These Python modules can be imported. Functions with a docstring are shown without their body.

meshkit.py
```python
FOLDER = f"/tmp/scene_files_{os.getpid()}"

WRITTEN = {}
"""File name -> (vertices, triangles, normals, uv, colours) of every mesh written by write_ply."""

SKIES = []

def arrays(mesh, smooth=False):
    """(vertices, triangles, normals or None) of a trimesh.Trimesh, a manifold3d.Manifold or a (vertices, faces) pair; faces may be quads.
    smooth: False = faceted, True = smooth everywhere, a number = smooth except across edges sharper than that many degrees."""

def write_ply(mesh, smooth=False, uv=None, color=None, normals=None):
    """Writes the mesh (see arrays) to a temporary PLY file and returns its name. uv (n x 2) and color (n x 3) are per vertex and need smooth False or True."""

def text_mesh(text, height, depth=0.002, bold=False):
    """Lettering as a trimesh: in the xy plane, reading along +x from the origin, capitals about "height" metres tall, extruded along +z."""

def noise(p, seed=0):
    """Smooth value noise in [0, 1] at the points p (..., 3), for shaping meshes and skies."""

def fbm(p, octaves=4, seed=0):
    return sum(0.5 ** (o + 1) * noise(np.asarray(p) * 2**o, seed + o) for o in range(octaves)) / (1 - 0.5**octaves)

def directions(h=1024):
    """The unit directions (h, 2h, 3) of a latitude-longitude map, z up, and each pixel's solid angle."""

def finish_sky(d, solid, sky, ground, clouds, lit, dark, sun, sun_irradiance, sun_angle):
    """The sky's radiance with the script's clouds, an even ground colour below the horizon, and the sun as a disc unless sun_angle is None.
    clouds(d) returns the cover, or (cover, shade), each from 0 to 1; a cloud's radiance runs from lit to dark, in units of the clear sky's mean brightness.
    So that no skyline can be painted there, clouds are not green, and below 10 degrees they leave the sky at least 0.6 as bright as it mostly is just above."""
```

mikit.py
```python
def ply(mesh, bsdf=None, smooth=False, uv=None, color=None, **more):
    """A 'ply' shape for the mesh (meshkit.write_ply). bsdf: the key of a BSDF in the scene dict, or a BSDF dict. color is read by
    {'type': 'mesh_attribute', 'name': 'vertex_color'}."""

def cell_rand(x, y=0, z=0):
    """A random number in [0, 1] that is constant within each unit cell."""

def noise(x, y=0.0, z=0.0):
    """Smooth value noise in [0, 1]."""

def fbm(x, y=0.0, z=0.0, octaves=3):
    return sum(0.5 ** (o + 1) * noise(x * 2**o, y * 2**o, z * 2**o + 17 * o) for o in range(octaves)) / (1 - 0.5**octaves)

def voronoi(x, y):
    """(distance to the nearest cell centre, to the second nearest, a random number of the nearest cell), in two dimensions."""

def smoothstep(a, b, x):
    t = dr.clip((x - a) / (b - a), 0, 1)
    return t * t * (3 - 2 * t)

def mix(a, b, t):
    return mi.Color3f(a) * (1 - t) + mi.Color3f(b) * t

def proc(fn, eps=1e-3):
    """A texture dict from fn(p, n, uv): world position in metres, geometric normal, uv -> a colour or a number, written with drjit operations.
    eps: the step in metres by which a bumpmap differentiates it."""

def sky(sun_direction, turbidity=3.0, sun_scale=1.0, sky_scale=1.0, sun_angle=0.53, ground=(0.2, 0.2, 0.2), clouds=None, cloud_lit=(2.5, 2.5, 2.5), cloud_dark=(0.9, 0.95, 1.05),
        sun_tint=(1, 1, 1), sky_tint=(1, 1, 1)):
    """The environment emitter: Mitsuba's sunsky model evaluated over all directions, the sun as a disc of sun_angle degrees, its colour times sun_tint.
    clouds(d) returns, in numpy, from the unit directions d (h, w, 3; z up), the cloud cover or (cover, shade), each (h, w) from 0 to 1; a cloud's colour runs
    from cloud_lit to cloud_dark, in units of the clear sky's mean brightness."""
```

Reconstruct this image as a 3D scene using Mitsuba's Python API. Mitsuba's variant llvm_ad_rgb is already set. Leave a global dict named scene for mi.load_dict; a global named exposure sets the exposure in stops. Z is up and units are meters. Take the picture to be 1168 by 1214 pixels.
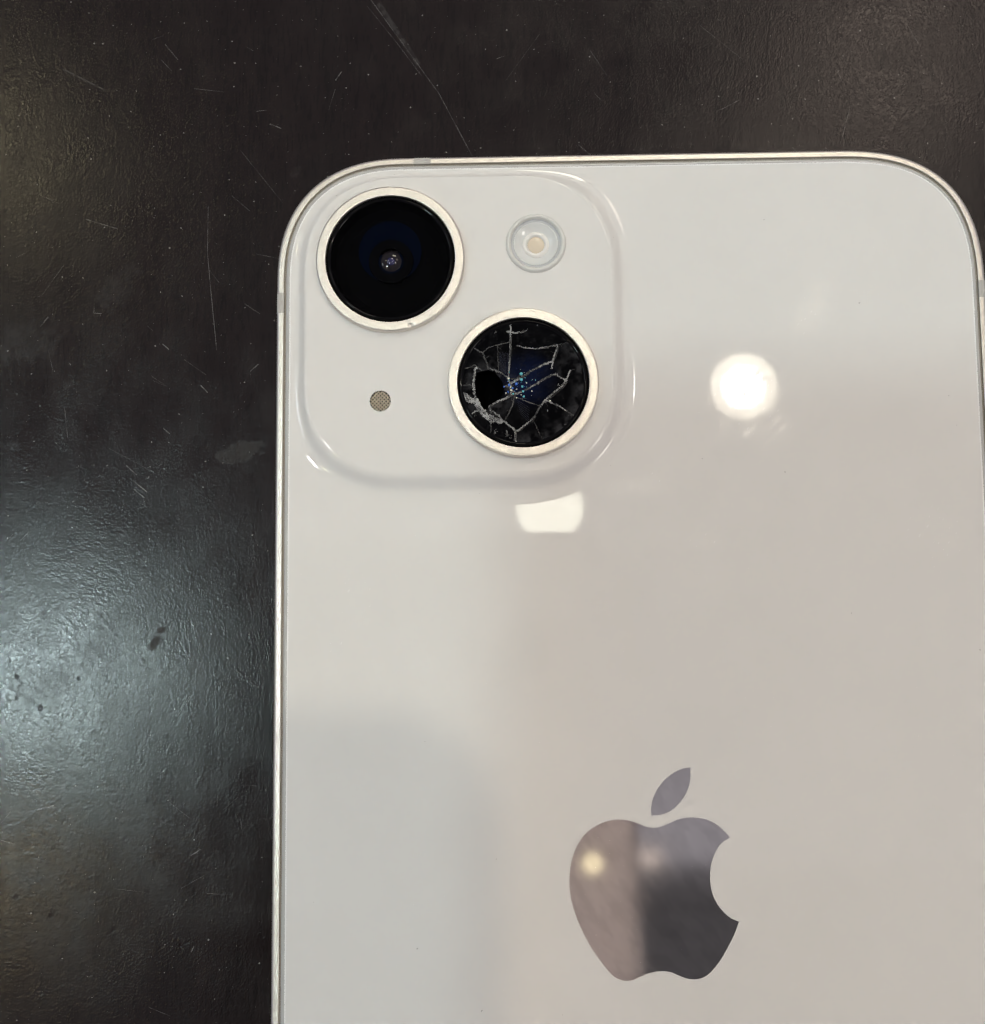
import math, random
import numpy as np, trimesh, mitsuba as mi, drjit as dr
import shapely.geometry as sg, shapely.ops as so
import mikit
from mikit import noise, fbm, cell_rand, smoothstep, mix

T = mi.ScalarTransform4f
scene, labels = {"type": "scene"}, {}
MM = 0.001                      # everything below is laid out in millimetres, written in metres
rng = np.random.default_rng(7)

# ------------------------------------------------------------------ camera
def rotation(rx, ry, rz):
    cx, sx, cy, sy, cz, sz = math.cos(rx), math.sin(rx), math.cos(ry), math.sin(ry), math.cos(rz), math.sin(rz)
    X = np.array([[1, 0, 0], [0, cx, -sx], [0, sx, cx]])
    Y = np.array([[cy, 0, sy], [0, 1, 0], [-sy, 0, cy]])
    Z = np.array([[cz, -sz, 0], [sz, cz, 0], [0, 0, 1]])
    return Z @ Y @ X
CAM = np.array([-11.569, -50.045, 132.50])
ROT = rotation(0.1064, 0.0208, -0.00974)
scene["camera"] = {"type": "thinlens", "fov": 42.54, "fov_axis": "x", "near_clip": 0.01, "far_clip": 20.0, "aperture_radius": 0.0004, "focus_distance": 0.1245,
                   "to_world": T().look_at(origin=list(CAM * MM), target=list((CAM - 100 * ROT[:, 2]) * MM), up=list(ROT[:, 1]))}
exposure = 0.1

# ------------------------------------------------------------------ light
AMBIENT = (0.308, 0.298, 0.326)   # light of the bright shop all round
scene["room_light"] = {"type": "constant", "radiance": {"type": "rgb", "value": list(AMBIENT)}}
PHONE_Z = 7.8
LAMP_Z = 2000.0
def lamp_spot(x, y, z=PHONE_Z, lamp_z=LAMP_Z):
    """Where a lamp hangs whose mirror image is seen at (x, y) on the plane z (mm)."""
    k = ((lamp_z - z) + (CAM[2] - z)) / (CAM[2] - z)
    return np.array([CAM[0] + (x - CAM[0]) * k, CAM[1] + (y - CAM[1]) * k, lamp_z])
# mirror point, plane, radius of the lit disc, radius of the rim, radiance of the disc, label
LAMPS = [
    ((11.17, -24.39), PHONE_Z, 36, 56, (455, 408, 325), "warm white recessed downlight above the upper right of the phone"),
    ((-8.35, -36.3), PHONE_Z, 54, 59, (8.4, 8.3, 6.8), "dim cream downlight above the middle of the phone"),
    ((-62.0, -52.5), 0.0, 79, 91, (102, 128, 130), "cool white downlight, the one left of the phone"),
    ((-71.0, -73.0), 0.0, 40, 56, (62, 48, 24), "warm yellow downlight above the left end of the table"),
    ((-73.0, 5.0), 0.0, 55, 72, (44, 39, 24), "warm downlight above the far left corner of the table"),
    ((30.0, 14.0), 0.0, 160, 180, (5.6, 4.6, 3.8), "wide faint warm downlight beyond the top edge of the phone"),
    ((0.8, -70.4), PHONE_Z, 11, 14, (1.3, 1.1, 0.95), "tiny dim spotlight mirrored near the middle of the emblem"),
]
# added square ceiling lights, unseen beyond the picture: centre (mm), half side, radiance, label
ADDED_PANELS = [((300, 1900, LAMP_Z), 300, (11.3, 10.5, 8.3), "added unseen warm square panel light beyond the top edge of the table"),
          ((-2100, 300, LAMP_Z), 300, (5.0, 5.8, 6.4), "added unseen cool square panel light left of the table"),
          ((1900, -900, LAMP_Z), 300, (12.8, 12.1, 11.0), "added unseen warm square panel light to the right of the table")]

# ------------------------------------------------------------------ helpers
def entry(key, mesh, bsdf, smooth=False, **more):
    base, n = key, 0
    while key in scene:
        n += 1
        key = f"{base}_{n:03d}"
    if isinstance(mesh, tuple):
        v, f = mesh
        mesh = trimesh.Trimesh(np.asarray(v, float), np.asarray(f, int), process=False)
    mesh = trimesh.Trimesh(np.array(mesh.vertices) * MM, np.array(mesh.faces), process=False)
    scene[key] = mikit.ply(mesh, bsdf, smooth=smooth, **more)
    return key
def tag(key, label=None, category=None, group=None, kind=None):
    labels[key] = {k: v for k, v in (("label", label), ("category", category), ("group", group), ("kind", kind)) if v}

def corner_rect(x0, x1, y0, y1, corners, steps=40):
    """A rectangle with superellipse corners, counter-clockwise; corners = (size, exponent) for upper right, upper left, lower left, lower right."""
    pts = []
    for q, (a, n) in enumerate(corners):
        sx, sy = ((1, 1), (-1, 1), (-1, -1), (1, -1))[q]
        t = np.linspace(0, math.pi / 2, steps)
        if q in (1, 3):
            t = t[::-1]
        u, v = np.cos(t) ** (2 / n), np.sin(t) ** (2 / n)
        cx, cy = (x1 if sx > 0 else x0) - sx * a, (y1 if sy > 0 else y0) - sy * a
        pts.append(np.stack([cx + sx * a * u, cy + sy * a * v], 1))
    return np.vstack(pts)
def resample(p, step):
    p = np.vstack([p, p[:1]])
    s = np.r_[0, np.cumsum(np.linalg.norm(np.diff(p, axis=0), axis=1))]
    n = max(8, int(s[-1] / step))
    t = np.arange(n) / n * s[-1]
    return np.stack([np.interp(t, s, p[:, 0]), np.interp(t, s, p[:, 1])], 1)
def normals2(p):
    """Outward normals of a closed counter-clockwise contour."""
    d = np.roll(p, -1, 0) - np.roll(p, 1, 0)
    d /= np.linalg.norm(d, axis=1, keepdims=True)
    return np.stack([d[:, 1], -d[:, 0]], 1)
def ring_faces(n, closed=True, base=0):
    """Quads between rows of n points: row i at base + i*n."""
    j = np.arange(n if closed else n - 1)
    k = (j + 1) % n
    return np.vstack([np.stack([base + j, base + k, base + n + k], 1), np.stack([base + j, base + n + k, base + n + j], 1)])
def loft(rows, closed=True, flip=False):
    n = len(rows[0])
    v = np.vstack(rows)
    f = np.vstack([ring_faces(n, closed, i * n) for i in range(len(rows) - 1)])
    return v, (f[:, ::-1] if flip else f)
def inward(p, n, d, z):
    return np.column_stack([p - n * d, np.full(len(p), z)])
def lathe(profile, cx, cy, sides=96):
    """profile: (r, z) from the axis or inner edge outwards on top; normals up for growing r."""
    a = np.arange(sides) / sides * 2 * math.pi
    rows = [np.column_stack([cx + r * np.cos(a), cy + r * np.sin(a), np.full(sides, z)]) for r, z in profile]
    return loft(rows, flip=True)
def flat(poly, z):
    v, f = trimesh.creation.triangulate_polygon(poly, engine="earcut")
    v, f = np.asarray(v), np.asarray(f)
    a, b, c = v[f[:, 0]], v[f[:, 1]], v[f[:, 2]]
    area = (b[:, 0] - a[:, 0]) * (c[:, 1] - a[:, 1]) - (b[:, 1] - a[:, 1]) * (c[:, 0] - a[:, 0])
    f = np.where((area < 0)[:, None], f[:, ::-1], f)
    return np.column_stack([v[:, :2], np.full(len(v), z)]), f
def join(*parts):
    vs, fs, at = [], [], 0
    for v, f in parts:
        vs.append(np.asarray(v)); fs.append(np.asarray(f) + at); at += len(v)
    return np.vstack(vs), np.vstack(fs)
def weld(vf, digits=5):
    v, f = vf
    _, first, inv = np.unique(np.round(v, digits), axis=0, return_index=True, return_inverse=True)
    f = inv.reshape(-1)[f]
    f = f[(f[:, 0] != f[:, 1]) & (f[:, 1] != f[:, 2]) & (f[:, 0] != f[:, 2])]
    return v[first], f
def curve(pts, closed=False, per=8):
    """A Catmull-Rom curve through the points."""
    p = np.asarray(pts, float)
    q = np.vstack([p[-1:], p, p[:2]]) if closed else np.vstack([2 * p[0] - p[1], p, 2 * p[-1] - p[-2]])
    out = []
    for i in range(1, len(q) - 2):
        for t in np.arange(per) / per:
            a, b, c, d = q[i - 1:i + 3]
            out.append(0.5 * (2 * b + (c - a) * t + (2 * a - 5 * b + 4 * c - d) * t * t + (3 * b - a - 3 * c + d) * t ** 3))
    return np.array(out if closed else out + [p[-1]])
def px(uv, z):
    """Points of the photograph (pixels of 1168 x 1214) laid on the plane z (mm): the tracing of outlines at their own distance."""
    uv = np.atleast_2d(np.asarray(uv, float))
    d = np.stack([(uv[:, 0] - 584) / 1500, -(uv[:, 1] - 607) / 1500, -np.ones(len(uv))], 1) @ ROT.T
    return (CAM + d * ((z - CAM[2]) / d[:, 2])[:, None])[:, :2]

# ------------------------------------------------------------------ materials
def rgb(*c):
    return {"type": "rgb", "value": list(c)}
def mm(p):
    return p.x * 1000.0, p.y * 1000.0

SCRATCHES = [  # (photo polyline, half width mm, strength)
    ([(440, 0), (480, 55), (520, 110), (560, 185)], .035, .55), ([(436, 8), (470, 50), (500, 90)], .03, .35),
    ([(247, 245), (246, 300), (251, 355), (257, 415)], .035, .55), ([(320, 147), (333, 152)], .04, .8), ([(102, 260), (139, 271)], .035, .6),
    ([(405, 85), (398, 95)], .04, .8), ([(112, 365), (111, 371), (120, 372)], .04, .7), ([(150, 552), (162, 563)], .05, .9),
    ([(158, 570), (174, 583)], .05, .9), ([(159, 580), (171, 590)], .045, .8), ([(238, 457), (246, 465)], .05, .9),
    ([(297, 440), (306, 432)], .04, .8), ([(193, 408), (200, 414)], .05, .7), ([(48, 387), (57, 376)], .06, .4),
    ([(290, 360), (308, 372)], .03, .45), ([(180, 446), (198, 458)], .025, .4), ([(75, 315), (50, 350), (45, 352)], .025, .35),
    ([(194, 508), (201, 514)], .04, .6), ([(248, 320), (260, 335)], .025, .35), ([(130, 532), (160, 548), (182, 560)], .025, .35),
    ([(227, 1014), (238, 1007)], .05, .9), ([(285, 970), (288, 990)], .03, .55), ([(215, 1053), (242, 1038)], .03, .35),
    ([(45, 960), (63, 955)], .06, .9), ([(230, 1122), (227, 1128)], .05, .7), ([(20, 305), (33, 298)], .025, .3),
    ([(75, 82), (125, 107)], .09, .22), ([(450, 6), (495, 75)], .25, .16), ([(230, 105), (266, 109)], .03, .4),
    ([(285, 178), (335, 240)], .025, .3), ([(275, 232), (296, 250)], .025, .4), ([(25, 640), (33, 632)], .04, .6),
    ([(60, 658), (46, 655)], .03, .5), ([(210, 850), (225, 825)], .03, .5), ([(265, 960), (282, 945)], .025, .4),
    ([(700, 60), (720, 90)], .03, .3), ([(940, 175), (946, 182)], .05, .6), ([(830, 30), (880, 70)], .025, .25), ([(640, 40), (600, 95)], .025, .22),
    ([(310, 905), (316, 880)], .025, .35), ([(190, 700), (205, 690)], .03, .4),
]
for _ in range(34):          # hairline scratches
    u_, v_ = (rng.uniform(0, 320), rng.uniform(0, 1200)) if rng.uniform() < 0.75 else (rng.uniform(300, 1168), rng.uniform(0, 175))
    a_, l_ = rng.normal(0.75, 0.8), rng.uniform(8, 38)
    SCRATCHES.append(([(u_, v_), (u_ + l_ * math.cos(a_), v_ + l_ * math.sin(a_))], rng.uniform(.02, .035), rng.uniform(.25, .6)))
SEGMENTS = []
for line, wd, st in SCRATCHES:
    w = px(line, 0.0)
    for a, b in zip(w[:-1], w[1:]):
        SEGMENTS.append((*map(float, a), *map(float, b), float(wd), float(st)))
PITS = [(*map(float, px((u, v), 0.0)[0]), r) for u, v, r in [(20, 803, .22), (93, 805, .16), (48, 840, .28), (19, 828, .18), (199, 873, .22), (175, 950, .2), (184, 954, .2),
        (19, 1064, .25), (60, 1086, .25), (135, 1102, .22), (190, 1090, .18), (148, 456, .15), (246, 530, .2), (214, 1121, .2), (150, 600, .12)]]
STAINS = [(*map(float, px((u, v), 0.0)[0]), rx, ry, an) for u, v, rx, ry, an in [(285, 535, 2.7, .9, .25), (183, 763, .75, .5, .9), (192, 747, .6, .35, .2)]]
FILMS = [(*map(float, px((u, v), 0.0)[0]), rx, ry, an) for u, v, rx, ry, an in [(190, 735, 2.4, 2.0, .5), (140, 345, 3.4, 2.2, .9), (30, 405, 5, 2.5, .2), (12, 530, 1.2, .8, 0), (82, 457, 1.0, .5, .8), (350, 205, 1.2, .6, .9)]]

def blob(x, y, cx, cy, rx, ry, an, wob):
    c, s = math.cos(an), math.sin(an)
    u, v = ((x - cx) * c + (y - cy) * s) / rx, ((y - cy) * c - (x - cx) * s) / ry
    return smoothstep(1.25, 0.7, dr.sqrt(u * u + v * v) + wob)

def wear(x, y):
    m = mi.Float(0)
    for ax, ay, bx, by, wd, st in SEGMENTS:
        dx, dy = bx - ax, by - ay
        t = dr.clip(((x - ax) * dx + (y - ay) * dy) / (dx * dx + dy * dy + 1e-9), 0, 1)
        d = dr.sqrt(dr.square(x - ax - dx * t) + dr.square(y - ay - dy * t))
        m = dr.maximum(m, st * smoothstep(wd * 1.6, wd * 0.4, d))
    return m * (0.35 + 0.65 * smoothstep(0.3, 0.6, noise(x * 2.2, y * 2.2, 5)))

def specks(x, y, cell, share, r0, r1, seed):
    cx, cy = dr.floor(x / cell), dr.floor(y / cell)
    ox, oy = cell_rand(cx, cy, seed), cell_rand(cx, cy, seed + 1)
    r = r0 + (r1 - r0) * dr.square(cell_rand(cx, cy, seed + 2))
    d = dr.sqrt(dr.square(x / cell - cx - 0.15 - 0.7 * ox) + dr.square(y / cell - cy - 0.15 - 0.7 * oy)) * cell
    return dr.select(cell_rand(cx, cy, seed + 3) < share, smoothstep(r, r * 0.5, d + 0.5 * r * (noise(x * 14, y * 14) - 0.5)), 0.0)

def table_colour(p, n, uv):
    x, y = mm(p)
    base = mix((0.0066, 0.0037, 0.0036), (0.0118, 0.0070, 0.0068), fbm(x * 0.9, y * 0.12, 3, octaves=3))
    grain = smoothstep(0.62, 0.80, noise(x * 5.5, y * 0.9, 9))
    base = base * (1 - 0.35 * grain)
    for s in FILMS:
        base = base + mi.Color3f(0.010, 0.0095, 0.0105) * (0.5 * blob(x, y, *s, 1.5 * (fbm(x * 1.4, y * 1.4, 2) - 0.3)) * noise(x * 3.1, y * 2.3, 17))
    base = mix(base, (0.21, 0.205, 0.20), 0.75 * wear(x, y))
    dust = dr.maximum(specks(x, y, 2.6, 0.30, 0.035, 0.13, 20), 0.6 * specks(x + 0.7, y, 1.1, 0.22, 0.025, 0.07, 31))
    return mix(base, (0.26, 0.25, 0.235), 0.8 * dust)
def table_rough(p, n, uv):
    x, y = mm(p)
    r = 0.12 + 0.12 * fbm(x * 0.35, y * 0.30, 4)
    for s in STAINS:
        r = r + 0.28 * blob(x, y, *s, 0.9 * (fbm(x * 1.6, y * 1.6, 2) - 0.45))
    for s in FILMS:
        r = r + 0.05 * blob(x, y, *s, 1.5 * (fbm(x * 1.4, y * 1.4, 2) - 0.3))
    return dr.clip(r, 0.08, 0.9)
def table_height(p, n, uv):
    x, y = mm(p)
    wx = x + 0.12 * (noise(x * 1.7, y * 1.7, 1) - 0.5)
    h = 3.2e-6 * noise(wx * 4.4, y * 3.4, 2) + 7.2e-6 * noise(x * 8.5, y * 6.6, 8) + 5.2e-6 * noise(x * 12.5, y * 10.0, 3) + 2.5e-6 * fbm(x * 1.1, y * 0.7, 6, octaves=2)
    h = h + 1.5e-6 * smoothstep(0.55, 0.85, noise(x * 6.0, y * 0.55, 12))
    for cx, cy, r in PITS:
        h = h - 34e-6 * smoothstep(r, r * 0.2, dr.sqrt(dr.square(x - cx) + 0.6 * dr.square(y - cy)) + 0.1 * (noise(x * 6, y * 6) - 0.5))
    return h
scene["table_material"] = {"type": "bumpmap", "scale": 1.0, "arbitrary": mikit.proc(table_height, eps=2.5e-5),
    "nested": {"type": "principled", "base_color": mikit.proc(table_colour), "roughness": mikit.proc(table_rough), "specular": 0.31}}

PAINT = (0.772, 0.752, 0.716)
SMUDGES = [(*map(float, px((u, v), PHONE_Z)[0]), rx, ry, an) for u, v, rx, ry, an in [(962, 365, 1.3, 3.6, -.5), (900, 500, 4.2, 2.2, -.35), (760, 575, 3.2, 1.4, .2), (882, 470, 3.9, 3.6, 0),
           (425, 700, 1.6, 2.0, .4), (395, 770, .8, 2.6, -.5), (1110, 640, 3.0, 4.0, .4), (840, 640, 2.2, 1.0, .1)]]
def smudge(p, n, uv):
    x, y = mm(p)
    m = mi.Float(0.0)
    for s in SMUDGES:
        m = dr.maximum(m, blob(x, y, *s, 0.8 * (fbm(x * 0.9, y * 0.9, 2) - 0.35)))
    fine = smoothstep(0.42, 0.75, noise((0.83 * x - 0.55 * y) * 6.5, (0.55 * x + 0.83 * y) * 1.7, 7)) * (0.3 + 0.7 * noise(x * 2.1, y * 2.1, 3))
    return dr.clip(m * (0.03 + 0.85 * fine) + 0.02 * fbm(x * 0.4, y * 0.4, 1) + 0.8 * specks(x, y, 1.9, 0.16, 0.03, 0.09, 51) + 0.8 * m * specks(x, y, 0.6, 0.30, 0.02, 0.08, 61), 0, 0.95)
def glass_paint(p, n, uv):
    x, y = mm(p)
    c = mi.Color3f(*PAINT) * (0.985 + 0.03 * fbm(x * 0.15, y * 0.15, 11))
    dirt = 0.6 * specks(x + 0.4, y, 9.0, 0.30, 0.04, 0.13, 71)
    m = mi.Float(0.0)
    for s in SMUDGES:
        m = dr.maximum(m, blob(x, y, *s, 0.8 * (fbm(x * 0.9, y * 0.9, 2) - 0.35)))
    u, v = 0.83 * x - 0.55 * y, 0.55 * x + 0.83 * y
    fleck = specks(u * 2.2, v * 0.8, 0.9, 0.33, 0.06, 0.20, 91) * m + 0.6 * specks(x, y, 4.0, 0.3, 0.03, 0.08, 97)
    return mix(mix(c, (0.93, 0.92, 0.90), 0.38 * dr.minimum(fleck, 1.0)), (0.30, 0.28, 0.25), dirt)
COLOUR = mikit.proc(glass_paint)
scene["back_glass_material"] = {"type": "blendbsdf", "weight": mikit.proc(smudge),
    "clean": {"type": "plastic", "int_ior": 1.52, "diffuse_reflectance": COLOUR},
    "smudged": {"type": "roughplastic", "int_ior": 1.52, "alpha": 0.075, "diffuse_reflectance": COLOUR}}
def gloss(r, g, b, ior=1.5):
    return {"type": "plastic", "int_ior": ior, "diffuse_reflectance": rgb(r, g, b)}
scene["clear_edge_material"] = gloss(0.50, 0.495, 0.475)
scene["edge_line_material"] = gloss(0.86, 0.855, 0.83)
scene["groove_material"] = {"type": "diffuse", "reflectance": rgb(0.34, 0.31, 0.265)}
def metal_height(p, n, uv):
    x, y = mm(p)
    return 1.5e-6 * noise(x * 9, y * 9, p.z * 9000) + 2.0e-6 * noise(x * 4.5, y * 4.5, p.z * 4500)
def metal_colour(p, n, uv):
    x, y = mm(p)
    return mix((0.815, 0.775, 0.70), (0.715, 0.675, 0.605), fbm(x * 6, y * 6, p.z * 6000, octaves=2))
scene["aluminium_material"] = {"type": "bumpmap", "scale": 1.0, "arbitrary": mikit.proc(metal_height, eps=2.5e-5),
    "nested": {"type": "principled", "base_color": mikit.proc(metal_colour), "metallic": 1.0, "roughness": 0.42}}
scene["antenna_material"] = {"type": "roughplastic", "int_ior": 1.4, "alpha": 0.3, "diffuse_reflectance": rgb(0.55, 0.53, 0.49)}
scene["black_gloss_material"] = gloss(0.002, 0.002, 0.0025, 1.22)
scene["black_matte_material"] = {"type": "diffuse", "reflectance": rgb(0.0022, 0.0022, 0.0026)}
scene["lens_pane_material"] = {"type": "thindielectric", "int_ior": 1.07}
scene["blue_coating_sheen_material"] = {"type": "diffuse", "reflectance": rgb(0.0014, 0.0028, 0.0085)}
scene["lens_nub_material"] = gloss(0.010, 0.008, 0.010, 1.35)
scene["lens_iris_material"] = gloss(0.006, 0.006, 0.05, 1.7)
scene["mesh_material"] = {"type": "twosided", "nested": {"type": "principled", "base_color": rgb(0.66, 0.59, 0.46), "metallic": 1.0, "roughness": 0.4}}

# ------------------------------------------------------------------ the table
tz = np.array([[-620, -520, 0], [560, -520, 0], [560, 330, 0], [-620, 330, 0]], float)
tb = trimesh.creation.box([1180, 850, 30]); tb.apply_translation([-30, -95, -15])
entry("table", tb, "table_material")
tag("table", "dark brown almost black laminate table top with fine grain, scratches and specks", kind="structure")

# ------------------------------------------------------------------ the phone
PHONE = "smartphone"
tag(PHONE, "white smartphone lying face down with two rear cameras, the lower one shattered", "smartphone")
outline = resample(corner_rect(-35.75, 35.75, -146.7, 0, [(14.9, 2.66), (13.1, 2.38), (14, 2.5), (14, 2.5)], 60), 0.35)
onorm = normals2(outline)

# frame: one profile (inset, height) swept round the outline, cut by the antenna bands
arc = lambda cx, cz, r, a0, a1, n: [(cx - r * math.cos(math.radians(a)), cz + r * math.sin(math.radians(a))) for a in np.linspace(a0, a1, n)]
PROFILE = [(1.6, 0.05), (0.8, 0.02), (0.35, 0.12), (0.08, 0.4), (0.0, 0.8), (0.0, 3.0), (0.0, 7.25)] + arc(0.42, 7.30, 0.42, 5, 84, 8) + [(0.72, 7.735), (0.775, 7.70), (0.80, 7.62), (0.80, 7.0)]
BAND = [(d + 0.004 if i < 4 else d - 0.006, z + 0.004) for i, (d, z) in enumerate(PROFILE)]
def along(mask):
    """Runs of consecutive True in a cyclic mask, as index arrays."""
    n = len(mask); start = next(i for i in range(n) if mask[i] and not mask[i - 1])
    runs, run = [], []
    for i in list(range(start, n)) + list(range(start)):
        if mask[i]:
            run.append(i)
        elif run:
            runs.append(np.array(run)); run = []
    return runs + ([np.array(run)] if run else [])
def sweep(ids, profile):
    rows = [inward(outline[ids], onorm[ids], d, z) for d, z in profile]
    n = len(ids)
    v, f = loft(rows, closed=False)
    ring = np.arange(len(profile)) * n
    caps = []
    for end, flip in ((0, True), (n - 1, False)):
        q = ring + end
        tri = np.array([[q[0], q[i], q[i + 1]] for i in range(1, len(q) - 1)])
        caps.append(tri[:, ::-1] if flip else tri)
    return v, np.vstack([f, *caps])
x_, y_ = outline.T
bands = [(y_ > -3) & (x_ > -21.75) & (x_ < -20.25), (x_ < -30) & (y_ < -14.35) & (y_ > -15.9), (x_ > 30) & (y_ < -14.0) & (y_ > -15.5)]
inband = bands[0] | bands[1] | bands[2]
frame_runs = [np.r_[(r[0] - 1) % len(outline), r, (r[-1] + 1) % len(outline)] if False else r for r in along(~inband)]
frame = join(*[sweep(np.r_[r], PROFILE) for r in frame_runs])
tag(entry(f"{PHONE}__frame", frame, "aluminium_material", smooth=35), "pale silver aluminium edge frame")
for b in bands:
    r = along(b)[0]
    r = np.r_[(r[0] - 1) % len(outline), r, (r[-1] + 1) % len(outline)]
    entry(f"{PHONE}__antenna_band", sweep(r, BAND), "antenna_material", smooth=35)
labels[f"{PHONE}__antenna_band"] = {"label": "grey plastic strip across the frame"}
# groove between frame and glass, and the body below the glass
groove = loft([inward(outline, onorm, 0.80, 7.42), inward(outline, onorm, 0.99, 7.42)])
entry(f"{PHONE}__seal", groove, "groove_material", smooth=False)

# the back glass: clear rounded rim, bright line, then the painted sheet with its raised camera plateau
G0, G1, G2 = 0.95, 1.36, 1.50
rim = [(G0, 7.2)] + [(G0 + 0.02 + 0.30 * (1 - math.cos(a)), 7.5 + 0.30 * math.sin(a)) for a in np.linspace(0, math.pi / 2, 8)] + [(G1, PHONE_Z)]
GLASS = f"{PHONE}__back_glass"
entry(f"{GLASS}__clear_rim", loft([inward(outline, onorm, d, z) for d, z in rim]), "clear_edge_material", smooth=True)
entry(f"{GLASS}__bright_line", loft([inward(outline, onorm, d, PHONE_Z) for d in (G1, G2)]), "edge_line_material")  # light refracted at the paint edge, put into a lighter strip
border = outline - onorm * G2

PLATEAU_H = 1.15
inner = resample(corner_rect(-32.65, -1.70, -33.15, -2.62, [(9.6, 2.25)] * 4, 60), 0.16)
inorm = normals2(inner)
bpoly = sg.Polygon(border)
bline = bpoly.exterior
room_left = np.array([bline.distance(sg.Point(*q)) for q in inner])
cap = 2.9 - 0.75 * np.clip(inorm[:, 0], 0, 1) ** 2
width = np.minimum(cap, room_left * 0.985 - 0.01)
for _ in range(30):
    width = np.minimum((np.roll(width, 1) + width + np.roll(width, -1)) / 3, room_left * 0.985 - 0.01)
# plateau profile: small convex edge, steep middle, long concave foot
ts = np.unique(np.r_[np.linspace(-0.16, 0.5, 40), np.linspace(0.5, 1, 20)])
def foot(t):
    """Height (0..1) by the fraction t of the fillet's width."""
    t = np.asarray(t)
    s = np.clip((t + 0.16) / 1.16, 0, 1)
    g = np.interp(s, XS, YS)
    return g
s_ = np.linspace(0, 1, 400)
slope = np.interp(s_, [0, 0.06, 0.14, 0.26, 0.36, 0.46, 0.58, 0.78, 1.0], [0, 0.18, 0.42, 0.95, 1.05, 0.75, 0.30, 0.13, 0])
slope = np.convolve(np.pad(slope, 12, mode="edge"), np.ones(25) / 25, mode="valid"); slope[0] = 0; slope[-1] = 0
XS, YS = s_, 1 - np.r_[0, np.cumsum((slope[1:] + slope[:-1]) / 2)] / np.sum((slope[1:] + slope[:-1]) / 2)
rows = [np.column_stack([inner + inorm * (width * t)[:, None], np.full(len(inner), PHONE_Z + PLATEAU_H * float(foot(t)))]) for t in ts]
fillet = loft(rows, flip=True)
LENSES = [(-23.98, -11.30, 7.44), (-10.83, -24.05, 7.47)]
MIC = (-25.05, -25.61, 1.045)
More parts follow.
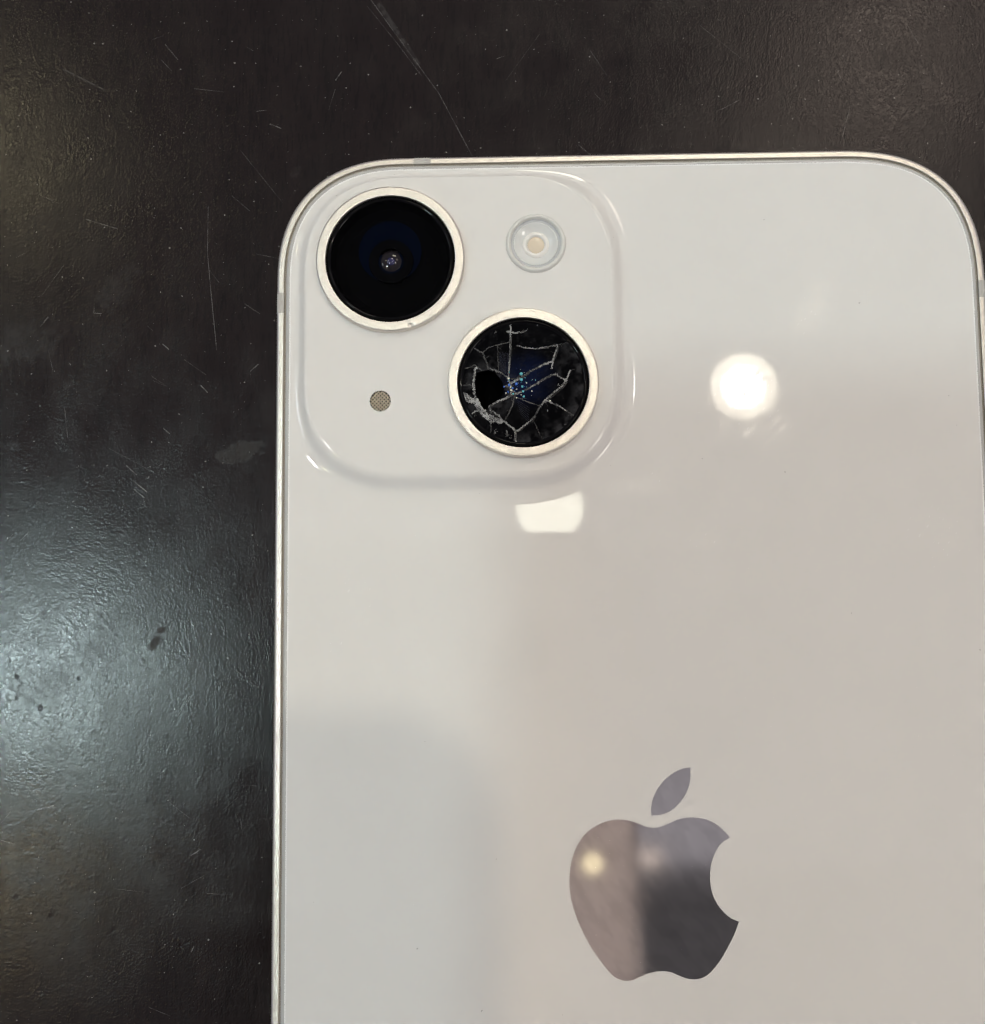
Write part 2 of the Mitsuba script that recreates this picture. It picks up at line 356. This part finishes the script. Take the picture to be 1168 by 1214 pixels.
top_in, top_out = sg.Polygon(rows[0][:, :2]), sg.Polygon(rows[-1][:, :2])
holes = sg.Point(*LENSES[0][:2]).buffer(6.9, 48).union(sg.Point(*LENSES[1][:2]).buffer(6.9, 48)).union(sg.Point(MIC[0], MIC[1]).buffer(MIC[2], 24)).union(sg.Point(-9.39, -9.76).buffer(2.7, 32))
plate = flat(top_in.difference(holes), PHONE_Z + PLATEAU_H)
back = flat(bpoly.difference(top_out), PHONE_Z)
glass = weld(join(fillet, plate, back))
tag(entry(GLASS, glass, "back_glass_material", smooth=True), "glossy white glass back with a raised rounded camera plateau")
PZ = PHONE_Z + PLATEAU_H

# ------------------------------------------------------------------ the cameras
RING_TOP = PZ + 0.85
def ring_mesh(cx, cy, r, chip=None):
    prof = [(r - 0.97, RING_TOP - 0.55), (r - 0.97, RING_TOP - 0.07), (r - 0.93, RING_TOP - 0.015), (r - 0.88, RING_TOP), (r - 0.7, RING_TOP), (r - 0.55, RING_TOP), (r - 0.42, RING_TOP), (r - 0.32, RING_TOP), (r - 0.24, RING_TOP), (r - 0.16, RING_TOP), (r - 0.07, RING_TOP - 0.03), (r - 0.01, RING_TOP - 0.12), (r, RING_TOP - 0.25), (r, PZ - 0.3)]
    v, f = lathe(prof, cx, cy, 320)
    if chip is not None:
        d = np.linalg.norm(v[:, :2] - chip, axis=1)
        push = np.clip(1 - d / 0.33, 0, 1) * (v[:, 2] > RING_TOP - 0.3)
        v = v.copy(); v[:, 2] -= 0.16 * push
        w = v[:, :2] - [cx, cy]; v[:, :2] -= w / np.linalg.norm(w, axis=1, keepdims=True) * (0.12 * push)[:, None]
    return v, f
for i, (cx, cy, r) in enumerate(LENSES):
    K = f"{PHONE}__camera_lens" + ("" if i == 0 else "_001")
    ri = r - 0.97
    entry(f"{K}__ring", ring_mesh(cx, cy, r, px((487, 386), RING_TOP)[0] if i == 0 else None), "aluminium_material", smooth=35)
    # black bevelled collar round the opening
    ct = RING_TOP - 0.16
    collar = [(ri - 0.52, ct - 0.10), (ri - 0.44, ct - 0.03), (ri - 0.34, ct), (ri - 0.27, ct - 0.01), (ri - 0.18, ct - 0.09), (ri - 0.10, ct - 0.20), (ri - 0.03, ct - 0.22), (ri + 0.05, ct - 0.22)]
    entry(f"{K}__collar", lathe(collar, cx, cy, 160), "black_gloss_material", smooth=60)
    floor = PZ - 2.2
    barrel = [(0.01, floor), (1.55, floor), (1.60, floor + 0.15), (ri - 1.6, floor + 0.55), (ri - 0.8, floor + 1.2), (ri - 0.46, ct - 0.12)]
    entry(f"{K}__barrel", lathe(barrel, cx, cy, 96), "black_matte_material", smooth=30)
    if i == 0:
        tag(K, "intact upper left camera, black lens in a silver ring")
        nx, ny = px((464, 311), floor + 0.6)[0]
        entry(f"{K}__blue_coating_sheen", lathe([(0.9, floor + 0.62), (2.6, floor + 0.66), (3.15, floor + 0.72), (3.2, floor + 0.70)], nx - 0.1, ny + 1.05, 72), "blue_coating_sheen_material", smooth=True)  # the coating's blue reflection, painted as an off-centre ring
        entry(f"{K}__barrel_tube", lathe([(1.30, floor + 0.55), (1.32, floor + 0.86), (2.25, floor + 0.9), (2.3, floor + 0.5)], nx, ny, 72), "black_matte_material", smooth=30)
        dome = [(1.28 * math.sin(a) + 0.005, floor + 0.35 + 0.50 * math.cos(a)) for a in np.linspace(0, math.pi / 2, 12)]
        entry(f"{K}__lens_element", lathe(dome, nx, ny, 64), "lens_nub_material", smooth=True)
        iris = [(0.42 * math.sin(a) + 0.003, floor + 0.84 + 0.12 * math.cos(a)) for a in np.linspace(0, math.pi / 2, 8)]
        entry(f"{K}__inner_lens", lathe(iris, nx, ny, 40), "lens_iris_material", smooth=True)
        a = np.arange(96) / 96 * 2 * math.pi
        disc = flat(sg.Polygon(np.column_stack([cx + (ri - 0.40) * np.cos(a), cy + (ri - 0.40) * np.sin(a)])), ct - 0.07)
        entry(f"{K}__cover_glass", disc, "lens_pane_material")

# the shattered cover of the second camera: traced pieces between traced cracks
K2 = f"{PHONE}__camera_lens_001"
tag(K2, "lower right camera with shattered cover glass and a hole through it")
cx, cy, r = LENSES[1]
ri = r - 0.97
CT = RING_TOP - 0.16
ZG = CT - 0.14
def cr(pts):
    return px(np.asarray(pts, float) / 5.562 + [520, 350], ZG)
HOLE = cr([(250, 510), (290, 500), (330, 492), (370, 507), (400, 540), (420, 575), (432, 615), (425, 650), (405, 680), (370, 705), (335, 725), (318, 752), (295, 745), (275, 715), (258, 680), (245, 640), (243, 590), (247, 545)])
CRACKS = [  # points, half width (mm), brightness 0..2
    ([(478, 160), (472, 300), (470, 400), (465, 480), (460, 550)], .045, 1), ([(515, 330), (560, 345), (640, 352), (720, 340), (785, 328)], .045, 1),
    ([(785, 325), (775, 370), (755, 430), (745, 490)], .055, 1), ([(745, 440), (690, 455), (650, 480), (600, 505), (550, 540), (490, 575), (440, 605)], .08, 1),
    ([(775, 518), (720, 540), (660, 575), (600, 610), (540, 640), (480, 660), (430, 685), (380, 705), (330, 735)], .075, 1),
    ([(330, 735), (345, 760), (390, 790), (430, 830), (480, 870), (505, 890), (510, 985)], .07, 1), ([(770, 520), (840, 562), (872, 490)], .06, 1),
    ([(845, 560), (800, 610), (750, 650), (705, 690), (670, 735)], .06, 1), ([(700, 690), (760, 715), (810, 740), (850, 765)], .05, 1),
    ([(670, 735), (640, 790), (620, 815), (580, 850), (530, 890), (505, 900)], .05, 1), ([(480, 655), (535, 680), (580, 700), (640, 720), (680, 740)], .045, 0),
    ([(500, 665), (490, 720), (470, 765), (445, 810), (430, 830)], .05, 0), ([(328, 490), (312, 430), (290, 380), (240, 350), (190, 325)], .055, 0),
    ([(290, 500), (265, 480), (240, 460), (190, 480), (140, 475)], .05, 0), ([(325, 475), (380, 497), (420, 515), (445, 535), (460, 550)], .06, 1),
    ([(390, 330), (392, 400), (395, 500)], .03, 0), ([(290, 380), (330, 345), (390, 328), (470, 308)], .035, 0), ([(450, 237), (490, 247), (540, 246), (582, 230)], .05, 1),
    ([(345, 760), (345, 895), (340, 920)], .05, 0), ([(130, 600), (200, 590), (245, 600)], .035, 0), ([(150, 690), (200, 680), (250, 690)], .06, 1),
    ([(785, 328), (840, 315), (905, 310)], .025, 0), ([(850, 765), (900, 800), (930, 810)], .035, 0),
    ([(460, 550), (480, 600), (480, 655)], .06, 1), ([(210, 790), (250, 760), (290, 765)], .06, 1), ([(430, 600), (460, 600), (500, 640)], .05, 1),
    ([(375, 890), (368, 915)], .05, 1), ([(448, 890), (453, 935)], .06, 1), ([(620, 815), (660, 900), (690, 960)], .03, 0), ([(460, 550), (520, 545), (555, 520)], .04, 0),
]
HX, HY = (float(v) for v in HOLE.mean(0))
disc = sg.Point(cx, cy).buffer(ri - 0.42, 48)
hole = sg.Polygon(HOLE).buffer(0)
bright, dim = [], []
for pts, hw, kind in CRACKS:
    w = cr(pts)
    q = resample(np.vstack([w, w[::-1]]), 0.09)[: max(3, int(sg.LineString(w).length / 0.09)) + 1]
    q = q + rng.normal(0, 0.022, q.shape)
    side = np.gradient(q, axis=0); side /= np.linalg.norm(side, axis=1, keepdims=True) + 1e-9
    side = np.column_stack([-side[:, 1], side[:, 0]])
    ha, hb = hw * rng.uniform(0.15, 1.9, len(q)), hw * rng.uniform(0.15, 1.9, len(q))
    ribbon = sg.Polygon(np.vstack([q + side * ha[:, None], (q - side * hb[:, None])[::-1]])).buffer(0).buffer(0.006)
    (bright if kind else dim).append(ribbon.buffer(0.012) if kind else ribbon)
    if kind:                   # the crack's lower edge, seen through the glass beside it
        o = rng.normal(0, 0.03, 2) + [0.11, -0.10]
        i0, i1 = sorted(rng.integers(0, len(q), 2))
        if i1 - i0 > 3:
            dim.append(sg.LineString(q[i0:i1] + o).buffer(rng.uniform(0.015, 0.045)))
for k in range(46):          # short side branches
    pts, hw, kind = CRACKS[rng.integers(len(CRACKS))]
    w = cr(pts); i0 = rng.integers(len(w) - 1); f0 = rng.uniform()
    a0 = w[i0] * (1 - f0) + w[i0 + 1] * f0
    dv = w[i0 + 1] - w[i0]; an = math.atan2(dv[1], dv[0]) + rng.choice([-1, 1]) * rng.uniform(0.4, 1.3); ln = rng.uniform(0.15, 0.75)
    a1 = a0 + 0.5 * ln * np.array([math.cos(an), math.sin(an)]); a2 = a1 + 0.5 * ln * np.array([math.cos(an + rng.normal(0, .4)), math.sin(an + rng.normal(0, .4))])
    dim.append(sg.LineString([a0, a1, a2]).buffer(rng.uniform(0.012, 0.03)))
rim_band = so.unary_union([sg.LineString(cr([(245, 480), (238, 520), (230, 580), (234, 640), (250, 690)])).buffer(0.10),
                           sg.LineString(cr([(175, 660), (200, 690), (240, 700), (262, 735), (300, 785), (350, 815), (410, 832)])).buffer(0.25),
                           sg.LineString(cr([(250, 700), (275, 745), (315, 795), (350, 825)])).buffer(0.28)]).difference(hole)
bright_u, dim_u = so.unary_union(bright).difference(hole).intersection(disc), so.unary_union(dim).difference(hole).intersection(disc)
dim_u = dim_u.difference(bright_u)
allcut = so.unary_union([bright_u, dim_u, hole, rim_band])
pieces = [g for g in getattr(disc.difference(allcut), "geoms", [disc.difference(allcut)]) if g.area > 0.02]

def shard_colour(p, n, uv):
    x, y = mm(p)
    r = dr.sqrt(dr.square(x - cx) + dr.square(y - cy))
    c = mix((0.0022, 0.0022, 0.0028), (0.0042, 0.0075, 0.027), smoothstep(3.4, 0.6, dr.sqrt(dr.square(x - cx - 0.5) + dr.square(y - cy - 0.35))) * (0.5 + 0.8 * noise(x * 0.9, y * 0.9, 6)))  # soft blue reflections of the lens middle painted into the shards
    dust = smoothstep(0.35, 0.85, fbm(x * 1.5, y * 1.5, 5)) * (0.05 + 0.75 * smoothstep(4.6, 5.9, r) * smoothstep(1.0, 3.5, x - cx - 0.5 * (y - cy)) + 0.6 * smoothstep(1.3, 0.3, dr.sqrt(dr.square(x - cx - 4.0) + dr.square(y - cy - 1.4))))  # rim dust, plus a grey reflecting patch painted at the right
    near = smoothstep(1.5, 0.2, dr.abs(dr.sqrt(dr.square(x - HX) + dr.square(y - HY)) - 1.9)) * smoothstep(0.35, 0.7, fbm(x * 1.8, y * 1.8, 15))
    return c + mi.Color3f(0.045, 0.045, 0.048) * dr.maximum(dust, 0.45 * near)
scene["shard_material"] = {"type": "blendbsdf", "weight": mikit.proc(lambda p, n, uv: 0.03 + 0.30 * smoothstep(0.58, 0.8, fbm(mm(p)[0] * 3.0, mm(p)[1] * 3.0, 5))),
    "a": {"type": "plastic", "int_ior": 1.10, "diffuse_reflectance": mikit.proc(shard_colour)},
    "b": {"type": "roughplastic", "int_ior": 1.2, "alpha": 0.2, "diffuse_reflectance": rgb(0.004, 0.004, 0.007)}}
def powder(lo, hi, f):
    return mikit.proc(lambda p, n, uv: mix(lo, hi, smoothstep(0.34, 0.70, 0.65 * fbm(mm(p)[0] * f * 0.5, mm(p)[1] * f * 0.5, 9, octaves=2) + 0.35 * noise(mm(p)[0] * 5 * f, mm(p)[1] * 5 * f, 4))))
scene["crack_bright_material"] = {"type": "roughplastic", "int_ior": 1.5, "alpha": 0.35, "diffuse_reflectance": powder((0.012, 0.012, 0.015), (0.27, 0.27, 0.265), 1.7)}
scene["crack_dim_material"] = {"type": "roughplastic", "int_ior": 1.4, "alpha": 0.3, "diffuse_reflectance": powder((0.006, 0.006, 0.008), (0.060, 0.058, 0.058), 2.0)}
scene["crumb_material"] = {"type": "roughplastic", "int_ior": 1.5, "alpha": 0.2, "diffuse_reflectance": powder((0.10, 0.10, 0.10), (0.42, 0.42, 0.41), 3.0)}
def prism(poly, z0, z1, bevel=0.018):
    poly = poly.simplify(0.006)
    m = trimesh.creation.extrude_polygon(poly, z1 - z0, engine="earcut")
    m.apply_translation([0, 0, z0])
    return m
pieces.sort(key=lambda g: -g.area)
for k, g in enumerate(pieces):
    t = prism(g, ZG - 0.30, ZG)
    v = np.array(t.vertices)
    c = np.array(g.centroid.coords[0])
    top = v[:, 2] > ZG - 0.1
    tilt = rng.normal(0, 0.012, 2) * (1 if g.area < 12 else 0.3)
    v[top, 2] += np.clip((v[top, :2] - c) @ tilt, -0.04, 0.035)
    t = trimesh.Trimesh(v, t.faces, process=False)
    entry(f"{K2}__glass_shard", t, "shard_material")
def multi(poly, z0, z1):
    gs = [g for g in getattr(poly, "geoms", [poly]) if g.geom_type == "Polygon" and g.area > 1e-4]
    return trimesh.util.concatenate([prism(g, z0, z1) for g in gs])
ck = entry(f"{K2}__crack", multi(bright_u, ZG - 0.30, ZG + 0.012), "crack_bright_material")
tag(ck, "bright white crack lines", kind="stuff")
ck = entry(f"{K2}__crack", multi(dim_u, ZG - 0.30, ZG - 0.01), "crack_dim_material")
tag(ck, "faint grey crack lines", kind="stuff")
def crumb(x, y, z, s):
    m = trimesh.creation.icosphere(subdivisions=0, radius=1.0)
    v = np.array(m.vertices) * rng.uniform(0.55, 1.25, (12, 1)) * s * np.array([rng.uniform(.7, 1.3), rng.uniform(.7, 1.3), 0.6])
    a = rng.uniform(0, 6.28); c, s_2 = math.cos(a), math.sin(a)
    v[:, :2] = v[:, :2] @ np.array([[c, -s_2], [s_2, c]])
    return v + [x, y, z], np.array(m.faces)
entry(f"{K2}__glass_crumbs", multi(rim_band.intersection(disc).buffer(-0.03), ZG - 0.30, ZG - 0.05), "crack_dim_material")
crumbs = []
minx, miny, maxx, maxy = rim_band.bounds
while len(crumbs) < 430:
    q = (rng.uniform(minx, maxx), rng.uniform(miny, maxy))
    if rim_band.contains(sg.Point(q)) and rng.uniform() < 0.8:
        crumbs.append(crumb(*q, ZG - 0.04 + rng.uniform(0, 0.06), rng.uniform(0.03, 0.13)))
for pts in [(375, 245), (660, 197), (870, 795), (840, 850), (890, 790), (235, 795), (185, 765), (380, 890), (455, 915), (475, 935), (790, 590), (733, 697), (715, 760)]:
    c0 = cr([pts])[0]
    for _ in range(5):
        crumbs.append(crumb(*(c0 + rng.normal(0, 0.10, 2)), ZG + 0.01, rng.uniform(0.02, 0.055)))
for pts, hw, kind in CRACKS:
    if kind:
        ls = sg.LineString(cr(pts))
        for _ in range(int(ls.length * 5)):
            q = np.array(ls.interpolate(rng.uniform(0, ls.length)).coords[0]) + rng.normal(0, 0.05, 2)
            if not hole.contains(sg.Point(q)) and disc.contains(sg.Point(q)):
                crumbs.append(crumb(*q, ZG + 0.005, rng.uniform(0.012, 0.05)))
ck = entry(f"{K2}__glass_crumbs", join(*crumbs), "crumb_material")
tag(ck, "crushed grey glass crumbs along the rim of the hole", kind="stuff")
# coloured glints: lamp reflections in the coating, painted as small coloured beads
def bead(x, y, z, s, sx=1.0):
    m = trimesh.creation.icosphere(subdivisions=2, radius=s)
    v = np.array(m.vertices) * [sx, 1, 0.7] + [x, y, z]
    return v, np.array(m.faces)
PAINTED_GLINTS = {"cyan": ((0.10, 0.46, 0.52), [(545, 518, 14), (546, 556, 13), (552, 602, 12), (558, 634, 10), (562, 668, 10), (640, 560, 6), (492, 650, 8)]),
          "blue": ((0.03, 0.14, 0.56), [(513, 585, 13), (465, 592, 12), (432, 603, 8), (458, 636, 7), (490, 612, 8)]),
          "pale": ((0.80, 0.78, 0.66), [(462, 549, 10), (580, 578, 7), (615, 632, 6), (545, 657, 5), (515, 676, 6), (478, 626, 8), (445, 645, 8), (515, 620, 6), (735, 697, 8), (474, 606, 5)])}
for name, (col, spots) in PAINTED_GLINTS.items():
    scene[f"{name}_glint_material"] = {"type": "roughplastic", "int_ior": 1.9, "alpha": 0.08, "diffuse_reflectance": rgb(*col)}
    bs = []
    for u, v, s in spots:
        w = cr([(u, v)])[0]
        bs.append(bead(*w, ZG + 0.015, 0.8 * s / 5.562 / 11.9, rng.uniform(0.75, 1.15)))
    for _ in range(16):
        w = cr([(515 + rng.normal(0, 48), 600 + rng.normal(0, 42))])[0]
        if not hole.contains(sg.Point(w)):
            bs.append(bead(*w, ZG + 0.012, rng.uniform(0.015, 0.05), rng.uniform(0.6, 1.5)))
    ck = entry(f"{K2}__painted_glint", join(*bs), f"{name}_glint_material", smooth=True)
    tag(ck, {"cyan": "cyan beads painted as lamp glints", "blue": "deep blue beads painted as lamp glints", "pale": "pale beads painted as lamp glints"}[name], kind="stuff")
# interference fringes painted as fine lines beside the vertical crack and below the middle
fr = []
for k in range(9):
    x = 400 + 7.5 * k
    fr.append(sg.LineString(cr([(x, 375 + 6 * (k % 3)), (x - 1, 520 - 5 * (k % 2))])).buffer(0.010))
for k in range(7):
    u, v = 515 + 4 * k, 690 + 15 * k
    fr.append(sg.LineString(cr([(u, v), (u + 85 - 5 * k, v + 55)])).buffer(0.011))
scene["fringe_material"] = {"type": "diffuse", "reflectance": rgb(0.045, 0.047, 0.066)}
fru = so.unary_union(fr).difference(allcut)
ck = entry(f"{K2}__fringe", multi(fru, ZG + 0.002, ZG + 0.045), "fringe_material")
tag(ck, "interference fringes painted as hair-fine hatched lines", kind="stuff")

# ------------------------------------------------------------------ flash
FL = f"{PHONE}__flash"
tag(FL, "small round flash in a clear raised rim")
fx, fy = -9.39, -9.76
scene["flash_rim_material"] = gloss(0.70, 0.695, 0.65)
scene["flash_groove_material"] = gloss(0.56, 0.57, 0.57)
scene["flash_bowl_material"] = gloss(0.72, 0.725, 0.70)
scene["flash_chip_material"] = gloss(0.74, 0.64, 0.50)
scene["flash_dome_material"] = gloss(0.82, 0.80, 0.75, 1.9)
entry(f"{FL}__rim", lathe([(2.52, PZ + 0.02), (2.55, PZ + 0.26), (2.63, PZ + 0.38), (2.75, PZ + 0.42), (2.88, PZ + 0.38), (2.98, PZ + 0.24), (3.03, PZ - 0.02)], fx, fy), "flash_rim_material", smooth=True)
entry(f"{FL}__groove", lathe([(2.20, PZ - 0.05), (2.30, PZ - 0.12), (2.45, PZ - 0.12), (2.53, PZ + 0.03)], fx, fy), "flash_groove_material", smooth=True)
bowl = [(0.80, PZ - 0.62), (1.2, PZ - 0.52), (1.6, PZ - 0.36), (1.95, PZ - 0.16), (2.12, PZ - 0.03), (2.17, PZ - 0.01), (2.22, PZ - 0.06)]
entry(f"{FL}__reflector", lathe(bowl, fx, fy), "flash_bowl_material", smooth=True)
entry(f"{FL}__light_chip", lathe([(0.01, PZ - 0.42), (0.3, PZ - 0.43), (0.6, PZ - 0.48), (0.9, PZ - 0.58)], fx, fy + 0.06, 32), "flash_chip_material", smooth=True)
dome = [(1.10 - 0.26 * math.cos(a), PZ - 0.56 + 0.26 * math.sin(a)) for a in np.linspace(0, math.pi, 14)]
entry(f"{FL}__lens_ring", lathe(dome, fx, fy, 64), "flash_dome_material", smooth=True)

# ------------------------------------------------------------------ microphone with its woven grille
MI = f"{PHONE}__microphone"
tag(MI, "tiny round microphone opening with a woven metal grille")
mx, my, mr = MIC
entry(f"{MI}__opening", lathe([(0.01, PZ - 0.30), (mr - 0.02, PZ - 0.30), (mr, PZ - 0.26), (mr, PZ + 0.004)], mx, my, 64), "black_matte_material", smooth=40)
wires = []
step = 0.27
for ang in (45, -45):
    c, s = math.cos(math.radians(ang)), math.sin(math.radians(ang))
    for k in range(-6, 7):
        off = k * step
        if abs(off) >= mr - 0.05:
            continue
        hl = math.sqrt((mr - 0.02) ** 2 - off ** 2)
        t = np.linspace(-hl, hl, max(8, int(2 * hl / 0.045)))
        z = PZ - 0.17 + 0.035 * np.cos(math.pi * (t / step) + math.pi * k) * (1 if ang > 0 else -1)
        px_, py_ = mx + c * t - s * off, my + s * t + c * off
        w = 0.062
        rows_ = [np.column_stack([px_ - s * a, py_ + c * a, z + b]) for a, b in ((-w, -0.02), (-w * 0.6, 0.025), (w * 0.6, 0.025), (w, -0.02))]
        wires.append(loft(rows_, closed=False, flip=True))
entry(f"{MI}__grille", join(*wires), "mesh_material", smooth=40)

# ------------------------------------------------------------------ the emblem
def lg(pts):
    return np.asarray(pts, float) / 4.1846 + [650, 890]
def seg(pts, per=8):
    return curve(pts, per=per)
leaf = np.vstack([seg([(705, 82), (650, 95), (592, 131), (547, 182), (520, 235), (510, 285), (512, 322)])[:-1], seg([(512, 322), (562, 317), (612, 296), (660, 250), (690, 200), (705, 145), (705, 82)])[:-1]])
body = np.vstack([seg([(903, 430), (870, 395), (830, 362), (790, 343), (745, 333), (700, 331), (650, 340), (600, 360), (560, 376), (525, 382), (490, 378), (450, 363), (400, 347), (350, 342), (300, 348), (240, 371), (185, 412), (145, 468), (118, 540), (106, 620), (108, 700), (122, 770), (150, 850), (190, 935), (235, 1010), (280, 1070), (320, 1115), (350, 1133), (385, 1142), (420, 1138), (450, 1125), (490, 1107), (530, 1097), (567, 1094), (605, 1098), (640, 1112), (680, 1128), (715, 1134), (750, 1131), (785, 1117), (820, 1085), (860, 1030), (905, 950), (930, 895), (946, 848)], 6)[:-1],
                  seg([(946, 848), (905, 830), (865, 795), (830, 745), (810, 690), (803, 630), (808, 570), (825, 515), (855, 465), (903, 430)])[:-1]])
def emblem_rough(p, n, uv):
    x, y = mm(p)
    return dr.clip(0.055 + 0.03 * fbm(x * 0.35, y * 0.35, 2), 0.02, 0.5)
def emblem_colour(p, n, uv):
    x, y = mm(p)
    return mix((0.74, 0.70, 0.68), (0.66, 0.62, 0.605), fbm(x * 0.5, y * 0.4, 8)) * (0.95 + 0.10 * smoothstep(0.3, 0.7, fbm(x * 0.9 + y * 0.5, y * 0.6, 14))) + 0.25 * specks(x, y, 1.3, 0.3, 0.02, 0.07, 80)
scene["emblem_material"] = {"type": "principled", "base_color": mikit.proc(emblem_colour), "metallic": 1.0, "roughness": mikit.proc(emblem_rough)}
EM = f"{PHONE}__emblem"
tag(EM, "mirror-polished apple emblem with a bite and a leaf")
for nm, pts in (("apple", body), ("leaf", leaf)):
    w = px(lg(pts), PHONE_Z + 0.012)
    entry(f"{EM}__{nm}", flat(sg.Polygon(w).buffer(0), PHONE_Z + 0.012), "emblem_material")

# ------------------------------------------------------------------ what hangs and is held above: seen as reflections and shadows
scene["fixture_material"] = {"type": "diffuse", "reflectance": rgb(0.75, 0.73, 0.70)}
for i, (spot, z, rl, rr, rad, label) in enumerate(LAMPS):
    L = lamp_spot(*spot, z)
    key = "downlight" if i == 0 else f"downlight_{i:03d}"
    a = np.arange(64) / 64 * 2 * math.pi
    disc_ = (np.column_stack([np.r_[0, rl * np.cos(a)] + L[0], np.r_[0, rl * np.sin(a)] + L[1], np.full(65, L[2] + 6)]), np.array([[0, 1 + (k + 1) % 64, 1 + k] for k in range(64)]))
    entry(f"{key}__lamp_disc", disc_, "fixture_material", emitter={"type": "area", "radiance": rgb(*rad)})
    glow = [c * 0.022 + 0.5 for c in rad] if rl < rr - 10 else [c * 0.35 for c in rad]
    ring = [(rl, 6), (rl + 2, 2), (rr, 0)]
    rows_ = [np.column_stack([r_ * np.cos(a) + L[0], r_ * np.sin(a) + L[1], np.full(64, L[2] + dz)]) for r_, dz in ring]
    entry(f"{key}__diffuser", loft(rows_), "fixture_material", emitter={"type": "area", "radiance": rgb(*glow)})
    rows_ = [np.column_stack([r_ * np.cos(a) + L[0], r_ * np.sin(a) + L[1], np.full(64, L[2] + dz)]) for r_, dz in [(rr, 0), (rr + 6, 3), (rr + 6, 60), (2, 62)]]
    entry(f"{key}__housing", loft(rows_), "fixture_material", smooth=30)
    tag(key, label, "lamp")
for i, (c, hs, rad, label) in enumerate(ADDED_PANELS):
    key = "added_panel_light" if i == 0 else f"added_panel_light_{i:03d}"
    sq = np.array([[-1, -1], [1, -1], [1, 1], [-1, 1]]) * hs
    v = np.column_stack([sq[:, 0] + c[0], sq[:, 1] + c[1], np.full(4, c[2] + 8)])
    entry(f"{key}__diffuser", (v, np.array([[0, 2, 1], [0, 3, 2]])), "fixture_material", emitter={"type": "area", "radiance": rgb(*rad)})
    def square(k, z):
        return np.column_stack([sq[:, 0] * k + c[0], sq[:, 1] * k + c[1], np.full(4, c[2] + z)])
    entry(f"{key}__frame", loft([square(1.0, 8), square(1.0, 0), square(1.06, 0), square(1.06, 60), square(0.01, 62)]), "fixture_material")
    tag(key, label, "lamp")

# the phone that takes the picture, its lens at the camera
scene["pink_metal_material"] = {"type": "twosided", "nested": {"type": "principled", "base_color": rgb(0.96, 0.86, 0.87), "metallic": 1.0, "roughness": 0.30}}
HELD = "held_phone"
tag(HELD, "pink metallic smartphone held level overhead, mirrored in the left half of the emblem", "smartphone")
hs = resample(corner_rect(CAM[0] - 55.0, CAM[0] + 23.0, CAM[1] - 128.0, CAM[1] + 23.8, [(13, 2.4)] * 4, 30), 1.2)
hn = normals2(hs)
def held(pts):
    """Lay points (x, y relative to the ground axes, height above the lens) in the tilted plane of the held phone."""
    q = np.asarray(pts, float) - [CAM[0], CAM[1], 0]
    return CAM + q @ ROT.T
def held_entry(part, vf, mat, **k):
    return entry(f"{HELD}__{part}", (held(vf[0]), vf[1]), mat, **k)
rows_ = [inward(hs, hn, d, z) for d, z in [(1.2, 3.0), (0.4, 3.3), (0, 4.2), (0, 9.8), (0.4, 10.6), (1.2, 10.9)]]
held_entry("frame", loft(rows_), "pink_metal_material", smooth=30)
lensport = sg.Point(CAM[0], CAM[1]).buffer(6.0, 32)
hv, hf = flat(sg.Polygon(hs - hn * 1.2).difference(lensport), 3.0)
held_entry("back_cover", (hv, hf[:, ::-1]), "pink_metal_material")
hv, hf = flat(sg.Polygon(hs - hn * 1.2), 10.9)
held_entry("screen", (hv, hf), "black_gloss_material")
held_entry("lens_well", lathe([(0.05, 8.5), (5.0, 8.4), (6.0, 3.0)], CAM[0], CAM[1], 48), "black_matte_material")

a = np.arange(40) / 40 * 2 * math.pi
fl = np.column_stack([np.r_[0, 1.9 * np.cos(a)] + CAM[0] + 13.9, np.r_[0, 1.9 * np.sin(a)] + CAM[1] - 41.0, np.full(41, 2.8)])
held_entry("added_glow", (fl, np.array([[0, 1 + (k + 1) % 40, 1 + k] for k in range(40)])), "fixture_material", emitter={"type": "area", "radiance": rgb(1.35, 1.18, 0.76)})  # added glowing disc for the bright spot mirrored in the emblem

# dark slatted vent added overhead to darken the right half of the emblem
scene["blocker_material"] = {"type": "diffuse", "reflectance": rgb(0.36, 0.36, 0.355)}
BLOCKER = "added_blocker"
tag(BLOCKER, "added unseen dark slatted vent, mirrored in the lower right of the emblem", "blocker")
v0, v1, w0, w1 = 130, 760, -1080, -410
entry(f"{BLOCKER}__frame", trimesh.util.concatenate([trimesh.creation.box(bounds=b) for b in ([[v0, w0, 1990], [v1, w0 + 25, 2030]], [[v0, w1 - 25, 1990], [v1, w1, 2030]], [[v0, w0 + 25, 1990], [v0 + 25, w1 - 25, 2030]], [[v1 - 25, w0 + 25, 1990], [v1, w1 - 25, 2030]], [[v0, w0, 2031], [v1, w1, 2036]])]), "blocker_material")
for k in range(16):
    b = trimesh.creation.box([v1 - v0 - 52, 30, 3]); b.apply_transform(trimesh.transformations.rotation_matrix(0.6, [1, 0, 0]))
    b.apply_translation([(v0 + v1) / 2, w0 + 45 + k * (w1 - w0 - 90) / 15, 2010])
    entry(f"{BLOCKER}__slat", b, "blocker_material")
print(sum(len(mikit.meshkit.WRITTEN[d["filename"]][1]) for d in scene.values() if isinstance(d, dict) and d.get("type") == "ply"), "triangles", len(pieces), "shards")
